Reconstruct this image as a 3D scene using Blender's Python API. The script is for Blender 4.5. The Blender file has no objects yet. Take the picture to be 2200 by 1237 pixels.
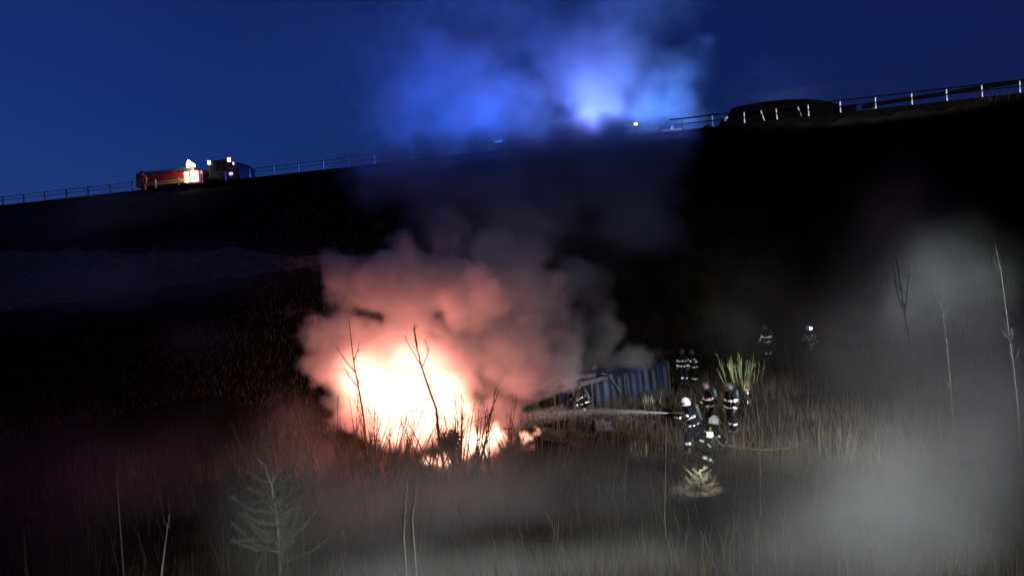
import bpy, bmesh, math, random
from mathutils import Vector, Matrix, noise as mnoise
R = math.radians
scene = bpy.context.scene
C = scene.collection

# ------------------------------------------------------------------ camera
FPX, CX, CY = 1600.0, 1100.0, 618.5          # focal length and centre in photo pixels
EYE = Vector((0, 0, 6.0))
cam_data = bpy.data.cameras.new('camera')
cam_data.sensor_width = 36.0
cam_data.lens = 36.0 * FPX / 2200.0
cam_data.clip_start = 0.05
cam_data.clip_end = 3000
cam = bpy.data.objects.new('camera', cam_data); C.objects.link(cam)
CAM_M = Matrix.Rotation(R(90), 3, 'X') @ Matrix.Rotation(R(-4.2), 3, 'Z')
cam.matrix_world = Matrix.Translation(EYE) @ CAM_M.to_4x4()
scene.camera = cam

def at(px, py, Y):
    """World point that lies Y metres ahead of the viewpoint along the given line of sight."""
    d = CAM_M @ Vector(((px - CX) / FPX, (CY - py) / FPX, -1.0))
    return EYE + d * (Y / d.y)

# ------------------------------------------------------------------ world, exposure
world = bpy.data.worlds.new('World'); scene.world = world
world.use_nodes = True
nt = world.node_tree
bg = nt.nodes['Background']
sky = nt.nodes.new('ShaderNodeTexSky'); sky.sky_type = 'NISHITA'
sky.sun_disc = False
sky.sun_elevation = R(-1.0); sky.sun_rotation = R(-60)
sky.altitude = 0; sky.air_density = 1.0; sky.dust_density = 0.6; sky.ozone_density = 6.0
mul = nt.nodes.new('ShaderNodeMix'); mul.data_type = 'RGBA'; mul.blend_type = 'MULTIPLY'
mul.inputs[0].default_value = 1.0
mul.inputs[7].default_value = (1.4, 0.93, 1.12, 1)
nt.links.new(sky.outputs[0], mul.inputs[6])
nt.links.new(mul.outputs[2], bg.inputs[0])
bg.inputs[1].default_value = 0.125
vs = scene.view_settings
vs.view_transform = 'Standard'; vs.look = 'None'; vs.exposure = 1.3; vs.gamma = 1
vs.use_curve_mapping = False
cy = scene.cycles
cy.use_adaptive_sampling = True; cy.adaptive_threshold = 0.03; cy.adaptive_min_samples = 16
cy.use_denoising = True
cy.max_bounces = 8; cy.diffuse_bounces = 2; cy.glossy_bounces = 2; cy.volume_bounces = 4
cy.transparent_max_bounces = 16
cy.sample_clamp_indirect = 4.0
cy.volume_step_rate = 2.0; cy.volume_max_steps = 256

def lamp(name, typ, loc, energy, col, size=0.1, target=None, spot=None, blend=0.5):
    d = bpy.data.lights.new(name, typ); d.energy = energy; d.color = col
    d.shadow_soft_size = size
    if typ == 'SPOT': d.spot_size = R(spot); d.spot_blend = blend
    o = bpy.data.objects.new(name, d); C.objects.link(o); o.location = loc
    if target is not None:
        o.rotation_euler = (Vector(target) - Vector(loc)).to_track_quat('-Z', 'Y').to_euler()
    return o

lamp('fire_light', 'POINT', at(865, 835, 27.3), 680, (1.0, 0.21, 0.155), 1.0)
lamp('fire_light', 'POINT', at(860, 905, 25.3), 330, (1.0, 0.24, 0.17), 0.5)
lamp('fire_light', 'POINT', at(1040, 950, 26.5), 80, (1.0, 0.22, 0.15), 0.3)
# blue beacons of the vehicles standing on the far lane of the road, inside the smoke
BL_A = at(1060, 275, 63); BL_B = at(1280, 262, 60); BL_C = at(1400, 262, 60)
lamp('beacon_light', 'POINT', BL_A, 3600, (0.02, 0.12, 1.0), 0.4)
lamp('beacon_light', 'POINT', BL_B, 2300, (0.20, 0.29, 1.0), 0.4)
lamp('beacon_light', 'POINT', BL_C, 800, (0.03, 0.30, 1.0), 0.4)
# flood added out of view to the right, to brighten the crew and their strips
FILL_POS = Vector((15.5, 9.0, 8.5))
lamp('fill_flood', 'SPOT', FILL_POS, 26000, (0.88, 0.95, 1.0), 0.2, target=at(1610, 890, 27), spot=31, blend=1.0)
# phone lamp at the viewpoint
lamp('flash_light', 'SPOT', (0.15, -0.1, 6.1), 5400, (0.93, 0.98, 0.97), 0.05, target=at(1400, 1560, 20), spot=88, blend=1.0)

# ------------------------------------------------------------------ helpers
def link_mesh(name, verts, faces, mat=None, parent=None, smooth=False):
    me = bpy.data.meshes.new(name); me.from_pydata(verts, [], faces); me.update()
    if smooth:
        me.polygons.foreach_set('use_smooth', [True] * len(me.polygons))
    if mat: me.materials.append(mat)
    o = bpy.data.objects.new(name, me); C.objects.link(o)
    if parent: o.parent = parent
    return o

def mat_plain(name, col, rough=0.8, var=0.25, scale=3.0, metal=0.0, spec=0.3):
    m = bpy.data.materials.new(name); m.use_nodes = True
    n = m.node_tree.nodes; l = m.node_tree.links; p = n['Principled BSDF']
    p.inputs['Roughness'].default_value = rough; p.inputs['Metallic'].default_value = metal
    p.inputs['Specular IOR Level'].default_value = spec
    tc = n.new('ShaderNodeTexCoord'); no = n.new('ShaderNodeTexNoise')
    no.inputs['Scale'].default_value = scale; no.inputs['Detail'].default_value = 4
    l.new(tc.outputs['Object'], no.inputs['Vector'])
    cr = n.new('ShaderNodeValToRGB')
    cr.color_ramp.elements[0].position = 0.3; cr.color_ramp.elements[1].position = 0.7
    cr.color_ramp.elements[0].color = tuple(c * (1 - var) for c in col) + (1,)
    cr.color_ramp.elements[1].color = tuple(min(1, c * (1 + var)) for c in col) + (1,)
    l.new(no.outputs['Fac'], cr.inputs[0]); l.new(cr.outputs[0], p.inputs['Base Color'])
    return m

# ------------------------------------------------------------------ smoke (fog volumes made of noise-torn billows)
def volume_material(name, col, density, aniso=0.0, emit=None):
    m = bpy.data.materials.new(name); m.use_nodes = True
    n = m.node_tree.nodes; l = m.node_tree.links; n.clear()
    out = n.new('ShaderNodeOutputMaterial')
    at_ = n.new('ShaderNodeAttribute'); at_.attribute_name = 'density'
    mu = n.new('ShaderNodeMath'); mu.operation = 'MULTIPLY'; mu.inputs[1].default_value = density
    l.new(at_.outputs['Fac'], mu.inputs[0])
    pv = n.new('ShaderNodeVolumePrincipled')
    pv.inputs['Color'].default_value = (*col, 1)
    pv.inputs['Anisotropy'].default_value = aniso
    pv.inputs['Density Attribute'].default_value = ''
    l.new(mu.outputs[0], pv.inputs['Density'])
    if emit:
        pv.inputs['Emission Color'].default_value = (*emit[0], 1)
        me_ = n.new('ShaderNodeMath'); me_.operation = 'MULTIPLY'; me_.inputs[1].default_value = emit[1]
        l.new(at_.outputs['Fac'], me_.inputs[0]); l.new(me_.outputs[0], pv.inputs['Emission Strength'])
    l.new(pv.outputs[0], out.inputs['Volume'])
    return m

def fog_object(name, blobs, mat, voxel, warp=1.0, wscale=0.3, warp2=0.35, wscale2=1.1, edge=0.55, tear=0.5, tscale=0.4, seed=0.0, puff=0.0, pscale=.5):
    """blobs: (centre, radius (vector), amount). A grid of smoke density: soft billows, edges torn by noise."""
    lo = Vector((1e9,) * 3); hi = -lo
    for c, r, a in blobs:
        for k in range(3):
            pad = r[k] * (1.05 + .35 * puff) + (warp + warp2) * .8; lo[k] = min(lo[k], c[k] - pad); hi[k] = max(hi[k], c[k] + pad)
    lo.z = max(lo.z, -1.0)
    res = [max(4, int((hi[k] - lo[k]) / voxel)) for k in range(3)]
    ng = bpy.data.node_groups.new(name, 'GeometryNodeTree')
    ng.interface.new_socket('Geometry', in_out='OUTPUT', socket_type='NodeSocketGeometry')
    ng.interface.new_socket('Geometry', in_out='INPUT', socket_type='NodeSocketGeometry')
    N = ng.nodes; L = ng.links
    def vm(op, a, b=None):
        x = N.new('ShaderNodeVectorMath'); x.operation = op
        for i, v in enumerate((a, b)):
            if v is None: continue
            if isinstance(v, bpy.types.NodeSocket): L.new(v, x.inputs[i])
            else: x.inputs[i].default_value = v
        return x.outputs['Value'] if op in ('LENGTH', 'DISTANCE', 'DOT_PRODUCT') else x.outputs[0]
    def ma(op, a, b=None, c=None):
        x = N.new('ShaderNodeMath'); x.operation = op
        for i, v in enumerate((a, b, c)):
            if v is None: continue
            if isinstance(v, bpy.types.NodeSocket): L.new(v, x.inputs[i])
            else: x.inputs[i].default_value = v
        return x.outputs[0]
    def noi(vec, scale, detail, out='Color', rough=0.55):
        x = N.new('ShaderNodeTexNoise'); x.inputs['Scale'].default_value = scale
        x.inputs['Detail'].default_value = detail; x.inputs['Roughness'].default_value = rough
        L.new(vec, x.inputs['Vector']); return x.outputs[out]
    pos = N.new('GeometryNodeInputPosition').outputs[0]
    p0 = vm('ADD', pos, (seed, seed * 1.7, -seed))
    w = vm('MULTIPLY', vm('SUBTRACT', noi(p0, wscale, 2), (0.5, 0.5, 0.5)), (warp * 2,) * 3)
    w2 = vm('MULTIPLY', vm('SUBTRACT', noi(p0, wscale2, 3), (0.5, 0.5, 0.5)), (warp2 * 2,) * 3)
    p = vm('ADD', vm('ADD', pos, w), w2)
    bump = None
    if puff:
        for sc_, am in ((pscale, puff), (pscale * 2.3, puff * .5)):
            vo = N.new('ShaderNodeTexVoronoi'); vo.feature = 'SMOOTH_F1'; vo.inputs['Smoothness'].default_value = .25
            vo.inputs['Scale'].default_value = sc_; L.new(vm('ADD', p0, w2), vo.inputs['Vector'])
            v_ = ma('MULTIPLY', ma('SUBTRACT', vo.outputs['Distance'], .45), am)
            bump = v_ if bump is None else ma('ADD', bump, v_)
    tot = None
    for c, r, a in blobs:
        d = vm('LENGTH', vm('DIVIDE', vm('SUBTRACT', p, tuple(c)), tuple(r)))
        if bump is not None: d = ma('ADD', d, bump)
        mr = N.new('ShaderNodeMapRange'); mr.interpolation_type = 'SMOOTHSTEP'
        mr.inputs['From Min'].default_value = 1.0; mr.inputs['From Max'].default_value = 1.0 - edge
        mr.inputs['To Min'].default_value = 0.0; mr.inputs['To Max'].default_value = a
        L.new(d, mr.inputs['Value'])
        v = mr.outputs[0]
        tot = v if tot is None else ma('MAXIMUM', tot, v)
    t = noi(p0, tscale, 4, 'Fac', 0.6)
    mr = N.new('ShaderNodeMapRange'); mr.inputs['From Min'].default_value = 0.35; mr.inputs['From Max'].default_value = 0.62
    mr.inputs['To Min'].default_value = 1 - tear; mr.inputs['To Max'].default_value = 1.0
    L.new(t, mr.inputs['Value'])
    tot = ma('MULTIPLY', tot, mr.outputs[0])
    vc = N.new('GeometryNodeVolumeCube')
    L.new(tot, vc.inputs['Density'])
    vc.inputs['Min'].default_value = lo; vc.inputs['Max'].default_value = hi
    for k, nm in enumerate(('Resolution X', 'Resolution Y', 'Resolution Z')): vc.inputs[nm].default_value = res[k]
    sm = N.new('GeometryNodeSetMaterial'); sm.inputs['Material'].default_value = mat
    L.new(vc.outputs[0], sm.inputs[0])
    go = N.new('NodeGroupOutput'); L.new(sm.outputs[0], go.inputs[0])
    # the base mesh is only the region's box; the modifier replaces it with the smoke grid
    v = [(x, y, z) for x in (lo.x, hi.x) for y in (lo.y, hi.y) for z in (lo.z, hi.z)]
    f = [(0, 1, 3, 2), (4, 6, 7, 5), (0, 4, 5, 1), (2, 3, 7, 6), (0, 2, 6, 4), (1, 5, 7, 3)]
    o = link_mesh(name, v, f, mat)
    md = o.modifiers.new('smoke', 'NODES'); md.node_group = ng
    print(name, res, res[0] * res[1] * res[2])
    return o

def pb(px, py, Y, rpx, a, sx=1.0, sy=1.0, sz=1.0):
    r = rpx * Y / FPX
    return (at(px, py, Y), Vector((r * sx, r * sy, r * sz)), a)

def stuff(o, label, cat):
    o['label'] = label; o['category'] = cat; o['kind'] = 'stuff'; return o

billow = [
    pb(770, 640, 28, 112, 1.0), pb(718, 775, 27, 58, 1.0), pb(860, 610, 28.5, 110, 1.0), pb(965, 600, 29, 110, 1.0),
    pb(1010, 650, 28, 115, .9), pb(1090, 610, 30, 115, .55), pb(1150, 670, 30.5, 105, .32), pb(1190, 780, 30, 72, .45), pb(1250, 700, 31.5, 85, .07), pb(1270, 790, 31.5, 60, .07), pb(1255, 610, 32.5, 80, .06),
    pb(1090, 760, 29, 115, .6), pb(900, 760, 28.5, 165, .7), pb(790, 810, 28, 115, .7), pb(735, 690, 28, 80, 1.0),
    pb(1040, 880, 29, 90, .5), pb(900, 900, 28.5, 130, .4), 
    pb(980, 520, 32, 100, .16), pb(1110, 520, 33, 110, .16), pb(1200, 580, 33, 80, .12),
    pb(1350, 766, 36.6, 46, .12, 1.7, 1, .6),
]
smoke_mat = volume_material('smoke_grey', (0.78, 0.74, 0.76), 2.0)
stuff(fog_object('fire_smoke', billow, smoke_mat, 0.15, warp=1.0, wscale=.25, warp2=.55, wscale2=.9, edge=.30, tear=.75, tscale=.55, puff=1.25, pscale=.5), 'billowing smoke lit salmon pink above the burning scrub', 'smoke')
column = [
    pb(940, 420, 36, 150, .4), pb(1080, 400, 37, 160, .6), pb(1230, 400, 39, 140, .7), pb(1350, 400, 40, 120, .6), pb(860, 360, 42, 110, .3),
    pb(960, 375, 44, 125, 1.2), pb(1080, 375, 44.5, 115, 2.0), pb(1200, 372, 45, 110, 2.2), pb(1310, 366, 45, 105, 2.2), pb(1400, 352, 44.5, 80, 2.0), pb(1350, 480, 38, 110, .4), pb(840, 350, 46, 100, .7),
    pb(1120, 220, 53, 180, .40), pb(1290, 215, 54, 130, .45), pb(940, 200, 54, 220, .42), pb(860, 230, 55, 150, .35),
    pb(1270, 120, 54, 210, .30), pb(1430, 205, 55, 105, .5), pb(1490, 165, 56, 70, .8), pb(1525, 135, 56, 46, .8), pb(880, 90, 52, 170, .22),
    pb(1080, 20, 50, 240, .22), pb(1330, 10, 52, 220, .15), pb(1080, 70, 44, 95, .6, 1.7, 1, .5), pb(700, 120, 60, 200, .06, 1.6, 1, 1), pb(1750, 170, 62, 130, .06, 1.5, 1, .8),
]
column_mat = volume_material('smoke_column_grey', (0.80, 0.79, 0.81), 0.55, aniso=.2)
stuff(fog_object('smoke_column', column, column_mat, 0.32, warp=3.0, wscale=.12, warp2=1.7, wscale2=.40, edge=.75, tear=.92, tscale=.17, puff=.6, pscale=.3, seed=3.0), 'tall dark smoke column over the road lit blue by hidden beacons', 'smoke')

soot = [pb(770, 372, 47, 60, .5), pb(850, 368, 46.5, 75, .8), pb(940, 360, 46, 85, 1.0), pb(1030, 350, 46, 85, 1.0), pb(1120, 345, 46, 85, 1.0), pb(1210, 340, 46, 85, 1.0), pb(1300, 335, 45.5, 80, 1.0), pb(1380, 335, 45, 70, 1.0), pb(1425, 345, 44.5, 55, .9),
        pb(1250, 290, 46, 45, .8), pb(1320, 275, 46, 42, .8), pb(1040, 65, 47, 80, .35, 2.0, 1, .5), pb(1000, 450, 40, 130, .25), pb(1180, 450, 41, 140, .3), pb(1360, 440, 42, 110, .35)]
soot_mat = volume_material('sooty_smoke', (0.42, 0.40, 0.44), 0.9)
stuff(fog_object('sooty_smoke', soot, soot_mat, 0.25, warp=1.3, wscale=.2, warp2=.7, wscale2=.6, edge=.7, tear=.35, tscale=.3, puff=.5, pscale=.35, seed=11.0), 'dark sooty smoke hiding the edge of the road', 'smoke')

flame = [pb(862, 838, 27.6, 140, 1.0, 1.0, .7, .95), pb(785, 825, 27.4, 88, .9), pb(945, 868, 27.4, 92, .9), pb(880, 912, 27.2, 92, 1.0, 1.45, .8, .6), pb(985, 900, 27.3, 50, .6)]
fire_mat = volume_material('fire_flames', (0.8, 0.6, 0.5), 0.05, emit=((1.0, 0.46, 0.30), 1.15))
stuff(fog_object('fire', flame, fire_mat, 0.09, warp=0.5, wscale=0.7, warp2=.2, wscale2=2.2, edge=.6, tear=.4, tscale=1.0), 'white hot fire burning in the scrub beside the wrecked lorry', 'fire')

small = [pb(1035, 950, 25.2, 46, 1.0, 1.3, .8, .75), pb(1060, 930, 25.4, 26, .8), pb(1010, 935, 25.6, 30, .7), pb(985, 930, 25.8, 26, .5), pb(950, 987, 24.6, 18, 1, 1.5), pb(1132, 937, 25.4, 15, 1), pb(1152, 930, 25.4, 10, 1), pb(920, 988, 24.6, 12, 1), pb(1000, 970, 24.8, 20, .8)]
small_mat = volume_material('small_flames', (0.8, 0.6, 0.5), 0.05, emit=((1.0, 0.46, 0.30), 6.0))
stuff(fog_object('small_fire', small, small_mat, 0.06, warp=0.35, wscale=1.4, warp2=.28, wscale2=3.6, edge=.5, tear=.9, tscale=2.4), 'small flames and glowing embers in the grass beside the lorry nose', 'fire')

fogb = [pb(2000, 1080, 11, 360, 1.0, 1, .5, 1), pb(1830, 1150, 10, 280, .9, 1.3, .5, 1), pb(2080, 830, 14, 260, .6, 1, .6, 1), pb(1880, 800, 15, 240, .45, 1, .6, 1.1), pb(1700, 900, 16, 150, .3),
        pb(1960, 570, 18, 190, .24, 1.0, .6, 1.5), pb(1780, 700, 18, 170, .05), pb(600, 1150, 8.6, 230, .16), pb(130, 1050, 16, 330, .16, 1, .5, .8), pb(1960, 420, 20, 110, .10, .8, .8, 1.4), pb(2130, 620, 18, 130, .07, .7, .6, 1.6), pb(1250, 1250, 12, 330, .6, 1.8, .6, .45), pb(850, 1260, 11, 270, .6, 1.2, .6, .55), pb(1620, 650, 32, 170, .12, 1, .6, 1),
        pb(1400, 1050, 18, 260, .25, 1.6, .6, .5), pb(900, 1070, 19, 330, .5, 1.4, .5, .45), pb(250, 600, 40, 330, .40, 1.6, .3, .35), pb(150, 470, 50, 300, .22, 1.4, .25, .3), pb(420, 740, 36, 140, .15, 1, .6, .6), pb(380, 1000, 22, 300, .16, 1.2, .5, .6), pb(620, 950, 24, 160, .2)]
fog_mat = volume_material('drifting_smoke', (0.88, 0.91, 0.885), 0.44)
stuff(fog_object('drifting_smoke', fogb, fog_mat, 0.28, warp=1.2, wscale=0.25, warp2=.4, edge=.95, tear=.7, tscale=.20, seed=7.0), 'pale grey drifting smoke hanging over the near slope and saplings', 'smoke')

# ------------------------------------------------------------------ terrain
A_R = Vector((30.25, 44.0)); A_L = Vector((-31.0, 56.0))         # road edge line, right and left
RD = (A_L - A_R).normalized()
DECK_Z = 6.0 + 9.26
RN = Vector((-RD.y, RD.x))
if RN.y > 0: RN = -RN                                             # towards the viewer
def sstep(a, b, x):
    t = min(1, max(0, (x - a) / (b - a))); return t * t * (3 - 2 * t)
def ground_z(x, y, rough=True):
    dist = (Vector((x, y)) - A_R).dot(RN)                         # metres in front of the road edge
    near = max(0.0, 4.4 - 0.26 * y)
    if near < 1.0: near = near * near * 0.5 + 0.0 if near > 0 else 0.0
    if 4.4 - 0.26 * y >= 1.0: near = 4.4 - 0.26 * y - 0.5
    bank = 0.19 * max(0.0, x - 7.5) * sstep(20, 34, y)
    k = sstep(-14, 2, x)
    steep = 0.72 + (2.7 - 0.72) * k
    slope = DECK_Z - 0.35 - max(0.0, dist - 0.4) * steep
    base = near + bank
    d = slope - base
    z = base + (d if d > 1.5 else (0 if d < -1.5 else (d + 1.5) ** 2 / 6.0))
    if dist <= 0.4: z = DECK_Z - 0.35
    if rough and dist > 1.5:
        z += 0.30 * mnoise.noise(Vector((x * .13, y * .13, 2.2))) + 0.12 * mnoise.noise(Vector((x * .5, y * .5, 9)))
    return z
ground_mat = mat_plain('ground_soil', (0.011, 0.0085, 0.006), 0.95, 0.6, 0.9, spec=0.05)
xs = [-1500, -600, -250, -140] + [-95 + i * 1.0 for i in range(191)] + [140, 250, 600, 1500]
ys = [-400, -100, -40] + [-14 + i * 0.6 for i in range(137)]
ysn = len(ys)
far_rows = [80, 110, 200, 500, 1500]
vs_ = [(x, y, ground_z(x, y)) for y in ys for x in xs] + [(x, y, DECK_Z - 0.35) for y in far_rows for x in xs]
nx = len(xs); ny = ysn + len(far_rows)
fs = [(j * nx + i, j * nx + i + 1, (j + 1) * nx + i + 1, (j + 1) * nx + i) for j in range(ny - 1) for i in range(nx - 1)]
g = link_mesh('ground', vs_, fs, ground_mat, smooth=True); g['kind'] = 'structure'

def road_pt(s, back, z=0.0):
    """s metres along the road edge from its right end, back metres behind the edge"""
    q = A_R + RD * s - RN * back
    return Vector((q.x, q.y, z))
ROAD_Z = DECK_Z - 0.30
asphalt = mat_plain('asphalt', (0.045, 0.045, 0.048), 0.85, 0.2, 4)
v = [road_pt(-60, 0.1, ROAD_Z), road_pt(140, 0.1, ROAD_Z), road_pt(140, 13, ROAD_Z), road_pt(-60, 13, ROAD_Z)]
rd = link_mesh('road', v, [(3, 2, 1, 0)], asphalt); rd['kind'] = 'structure'
paint = mat_plain('road_paint', (0.75, 0.75, 0.72), 0.7, 0.1, 6)
for b_ in (1.2, 12.2):
    v = [road_pt(-60, b_, ROAD_Z + .004), road_pt(140, b_, ROAD_Z + .004), road_pt(140, b_ + .15, ROAD_Z + .004), road_pt(-60, b_ + .15, ROAD_Z + .004)]
    ln = link_mesh('road_edge_line', v, [(3, 2, 1, 0)], paint); ln['kind'] = 'structure'

# grey gravel track climbing along the lower embankment
gravel = mat_plain('gravel', (0.26, 0.18, 0.10), 0.95, 0.6, 2.5)
def slope_point(px, py):
    lo_, hi_ = 20.0, 70.0
    prev = None
    Y = lo_
    while Y < hi_:
        p = at(px, py, Y)
        if p.z < ground_z(p.x, p.y): return p
        Y += 0.05
    return at(px, py, hi_)
rows = []
for i in range(30):
    px = -150 + i * 34
    yb = 676 - (px - 0) * 0.148; yt = 545 + 22 * mnoise.noise(Vector((px * .009, 3, 1))) + 10 * mnoise.noise(Vector((px * .03, 8, 1))); yb += 8 * mnoise.noise(Vector((px * .02, 1, 1)))
    if px > 600: yt = yt + (yb - yt) * (px - 600) / 260.0 * 0.9
    row = []
    for j in range(7):
        p = slope_point(px, yb + (yt - yb) * j / 6)
        row.append((p.x, p.y, ground_z(p.x, p.y) + 0.10))
    rows.append(row)
v = [p for r in rows for p in r]; f = [(i * 7 + j, (i + 1) * 7 + j, (i + 1) * 7 + j + 1, i * 7 + j + 1) for i in range(29) for j in range(6)]
tr = link_mesh('gravel_track', v, f, gravel, smooth=True); tr['kind'] = 'structure'

# ------------------------------------------------------------------ shape helpers
def tag(o, label, cat, group=None):
    o['label'] = label; o['category'] = cat
    if group: o['group'] = group
    return o
def empty(name, loc=(0, 0, 0), rz=0.0):
    o = bpy.data.objects.new(name, None); C.objects.link(o); o.location = loc; o.rotation_euler = (0, 0, rz)
    o.empty_display_size = 0.2
    return o
class MB:
    def __init__(self): self.v = []; self.f = []
    def box(self, c, s, m=None):
        b = len(self.v); x, y, z = (k / 2 for k in s)
        for q in ((-x, -y, -z), (x, -y, -z), (x, y, -z), (-x, y, -z), (-x, -y, z), (x, -y, z), (x, y, z), (-x, y, z)):
            q = Vector(q)
            if m is not None: q = m @ q
            self.v.append(tuple(q + Vector(c)))
        self.f += [tuple(b + k for k in t) for t in ((3, 2, 1, 0), (4, 5, 6, 7), (0, 1, 5, 4), (1, 2, 6, 5), (2, 3, 7, 6), (3, 0, 4, 7))]
        return self
    def tube(self, pts, rad, n=6, cap=True):
        pts = [Vector(p) for p in pts]
        if not isinstance(rad, (list, tuple)): rad = [rad] * len(pts)
        b = len(self.v); ref = None
        for i, p in enumerate(pts):
            t = (pts[min(i + 1, len(pts) - 1)] - pts[max(i - 1, 0)]).normalized()
            if ref is None:
                ref = t.orthogonal().normalized()
            ref = (ref - t * ref.dot(t)).normalized()
            bi = t.cross(ref)
            for k in range(n):
                a = 2 * math.pi * k / n
                self.v.append(tuple(p + (ref * math.cos(a) + bi * math.sin(a)) * rad[i]))
        for i in range(len(pts) - 1):
            for k in range(n):
                k2 = (k + 1) % n
                self.f.append((b + i * n + k, b + i * n + k2, b + (i + 1) * n + k2, b + (i + 1) * n + k))
        if cap:
            self.f.append(tuple(b + k for k in range(n))[::-1]); e = b + (len(pts) - 1) * n
            self.f.append(tuple(e + k for k in range(n)))
        return self
    def lathe(self, prof, n=16, axis='Z', c=(0, 0, 0), m=None):
        b = len(self.v)
        for r, h in prof:
            for k in range(n):
                a = 2 * math.pi * k / n
                q = Vector((r * math.cos(a), r * math.sin(a), h))
                if axis == 'Y': q = Vector((q.x, q.z, q.y))
                if axis == 'X': q = Vector((q.z, q.x, q.y))
                if m is not None: q = m @ q
                self.v.append(tuple(q + Vector(c)))
        for i in range(len(prof) - 1):
            for k in range(n):
                k2 = (k + 1) % n
                self.f.append((b + i * n + k, b + i * n + k2, b + (i + 1) * n + k2, b + (i + 1) * n + k))
        self.f.append(tuple(b + k for k in range(n))[::-1]); e = b + (len(prof) - 1) * n
        self.f.append(tuple(e + k for k in range(n)))
        return self
    def build(self, name, mat, parent=None, smooth=False, bevel=0.0):
        o = link_mesh(name, self.v, self.f, mat, parent, smooth)
        if bevel:
            md = o.modifiers.new('bevel', 'BEVEL'); md.width = bevel; md.segments = 2; md.limit_method = 'ANGLE'
        return o

def emit_mat(name, col, strength):
    m = bpy.data.materials.new(name); m.use_nodes = True
    p = m.node_tree.nodes['Principled BSDF']
    p.inputs['Base Color'].default_value = (*col, 1)
    p.inputs['Emission Color'].default_value = (*col, 1); p.inputs['Emission Strength'].default_value = strength
    return m
M = {}
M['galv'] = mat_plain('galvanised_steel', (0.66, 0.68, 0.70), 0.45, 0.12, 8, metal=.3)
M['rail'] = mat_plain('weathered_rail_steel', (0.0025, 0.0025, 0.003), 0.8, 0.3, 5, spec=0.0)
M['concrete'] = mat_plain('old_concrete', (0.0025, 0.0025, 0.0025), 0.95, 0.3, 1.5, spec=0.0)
M['red'] = mat_plain('red_paint', (0.45, 0.03, 0.02), 0.35, 0.1, 2)
M['dark'] = mat_plain('dark_paint', (0.012, 0.012, 0.018), 0.5, 0.2, 2)
M['yellow'] = mat_plain('yellow_reflective_panel', (0.55, 0.45, 0.12), 0.4, 0.15, 5)
M['rubber'] = mat_plain('rubber', (0.015, 0.015, 0.015), 0.8, 0.2, 4)
M['rim'] = mat_plain('wheel_rim_steel', (0.35, 0.35, 0.36), 0.4, 0.15, 5, metal=.8)
M['glass'] = mat_plain('dark_glass', (0.01, 0.012, 0.015), 0.08, 0.1, 2, spec=0.6)
M['shutter'] = mat_plain('aluminium_shutter', (0.45, 0.46, 0.47), 0.4, 0.1, 6, metal=.9)
M['vanblack'] = mat_plain('black_van_paint', (0.0015, 0.0015, 0.002), 0.7, 0.2, 2, spec=0.0)
tm = bpy.data.materials.new('tinted_window'); tm.use_nodes = True; tm.node_tree.nodes.clear()
_o = tm.node_tree.nodes.new('ShaderNodeOutputMaterial'); _t = tm.node_tree.nodes.new('ShaderNodeBsdfTransparent'); _t.inputs[0].default_value = (.72, .76, .8, 1)
tm.node_tree.links.new(_t.outputs[0], _o.inputs[0]); M['tint'] = tm
M['lamp_white'] = emit_mat('white_lamp', (1.0, 0.95, 0.88), 3)
M['lamp_warm'] = emit_mat('lit_locker_interior', (1.0, 0.86, 0.60), 1.3)
M['lamp_blue'] = emit_mat('blue_beacon_lens', (0.15, 0.25, 1.0), .8)
M['lamp_purple'] = emit_mat('violet_marker_lamp', (0.8, 0.45, 1.0), 1.2)

# ------------------------------------------------------------------ edge beam and guard rails on the road edge
mb = MB()
for (s0, s1) in ((-40, 100),):
    a = road_pt(s0, 0); b = road_pt(s1, 0)
    ang = math.atan2(RD.y, RD.x)
    mb.box(((a.x + b.x) / 2, (a.y + b.y) / 2, DECK_Z - 0.28), ((b - a).length, 0.45, 0.5), Matrix.Rotation(ang, 3, 'Z'))
eb = mb.build('edge_beam', M['concrete'], None, bevel=0.03)
tag(eb, 'long dark concrete edge beam along the top of the embankment', 'edge beam')

def s_at(px):
    """distance along the road edge where the sight line at height of the edge passes"""
    lo_, hi_ = -30.0, 120.0
    for _ in range(40):
        m_ = (lo_ + hi_) / 2
        p = road_pt(m_, 0, DECK_Z); q = CAM_M.transposed() @ (p - EYE)
        u = CX + FPX * q.x / -q.z
        if u > px: lo_ = m_
        else: hi_ = m_
    return lo_
random.seed(3)
post_px = [1467, 1532, 1600, 1670, 1738, 1806, 1882, 1960, 2035, 2111, 2192, 2275]
gr = empty('guard_rail', road_pt(s_at(1830), 0, DECK_Z - 0.05))
org = gr.location.copy()
for px in post_px:
    p = road_pt(s_at(px), 0, DECK_Z - 0.05) - org
    lean = Vector((random.uniform(-.02, .02), random.uniform(-.02, .02), 0))
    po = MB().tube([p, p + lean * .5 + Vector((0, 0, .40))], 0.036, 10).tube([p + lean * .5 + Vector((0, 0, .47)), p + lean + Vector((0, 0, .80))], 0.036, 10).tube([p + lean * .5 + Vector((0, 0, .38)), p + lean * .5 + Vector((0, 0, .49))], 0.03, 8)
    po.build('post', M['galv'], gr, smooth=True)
sA, sB = s_at(1440), s_at(2330)
def rail_run(s0, s1, z, back, jig=0.0):
    n = 24; return [road_pt(s0 + (s1 - s0) * i / n, back, z) - org for i in range(n + 1)]
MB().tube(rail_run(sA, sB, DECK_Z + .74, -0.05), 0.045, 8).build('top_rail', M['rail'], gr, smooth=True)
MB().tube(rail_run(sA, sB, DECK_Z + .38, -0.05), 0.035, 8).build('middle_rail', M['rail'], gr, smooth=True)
tag(gr, 'steel guard rail with bright posts on the dark bridge edge', 'guard rail')

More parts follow.
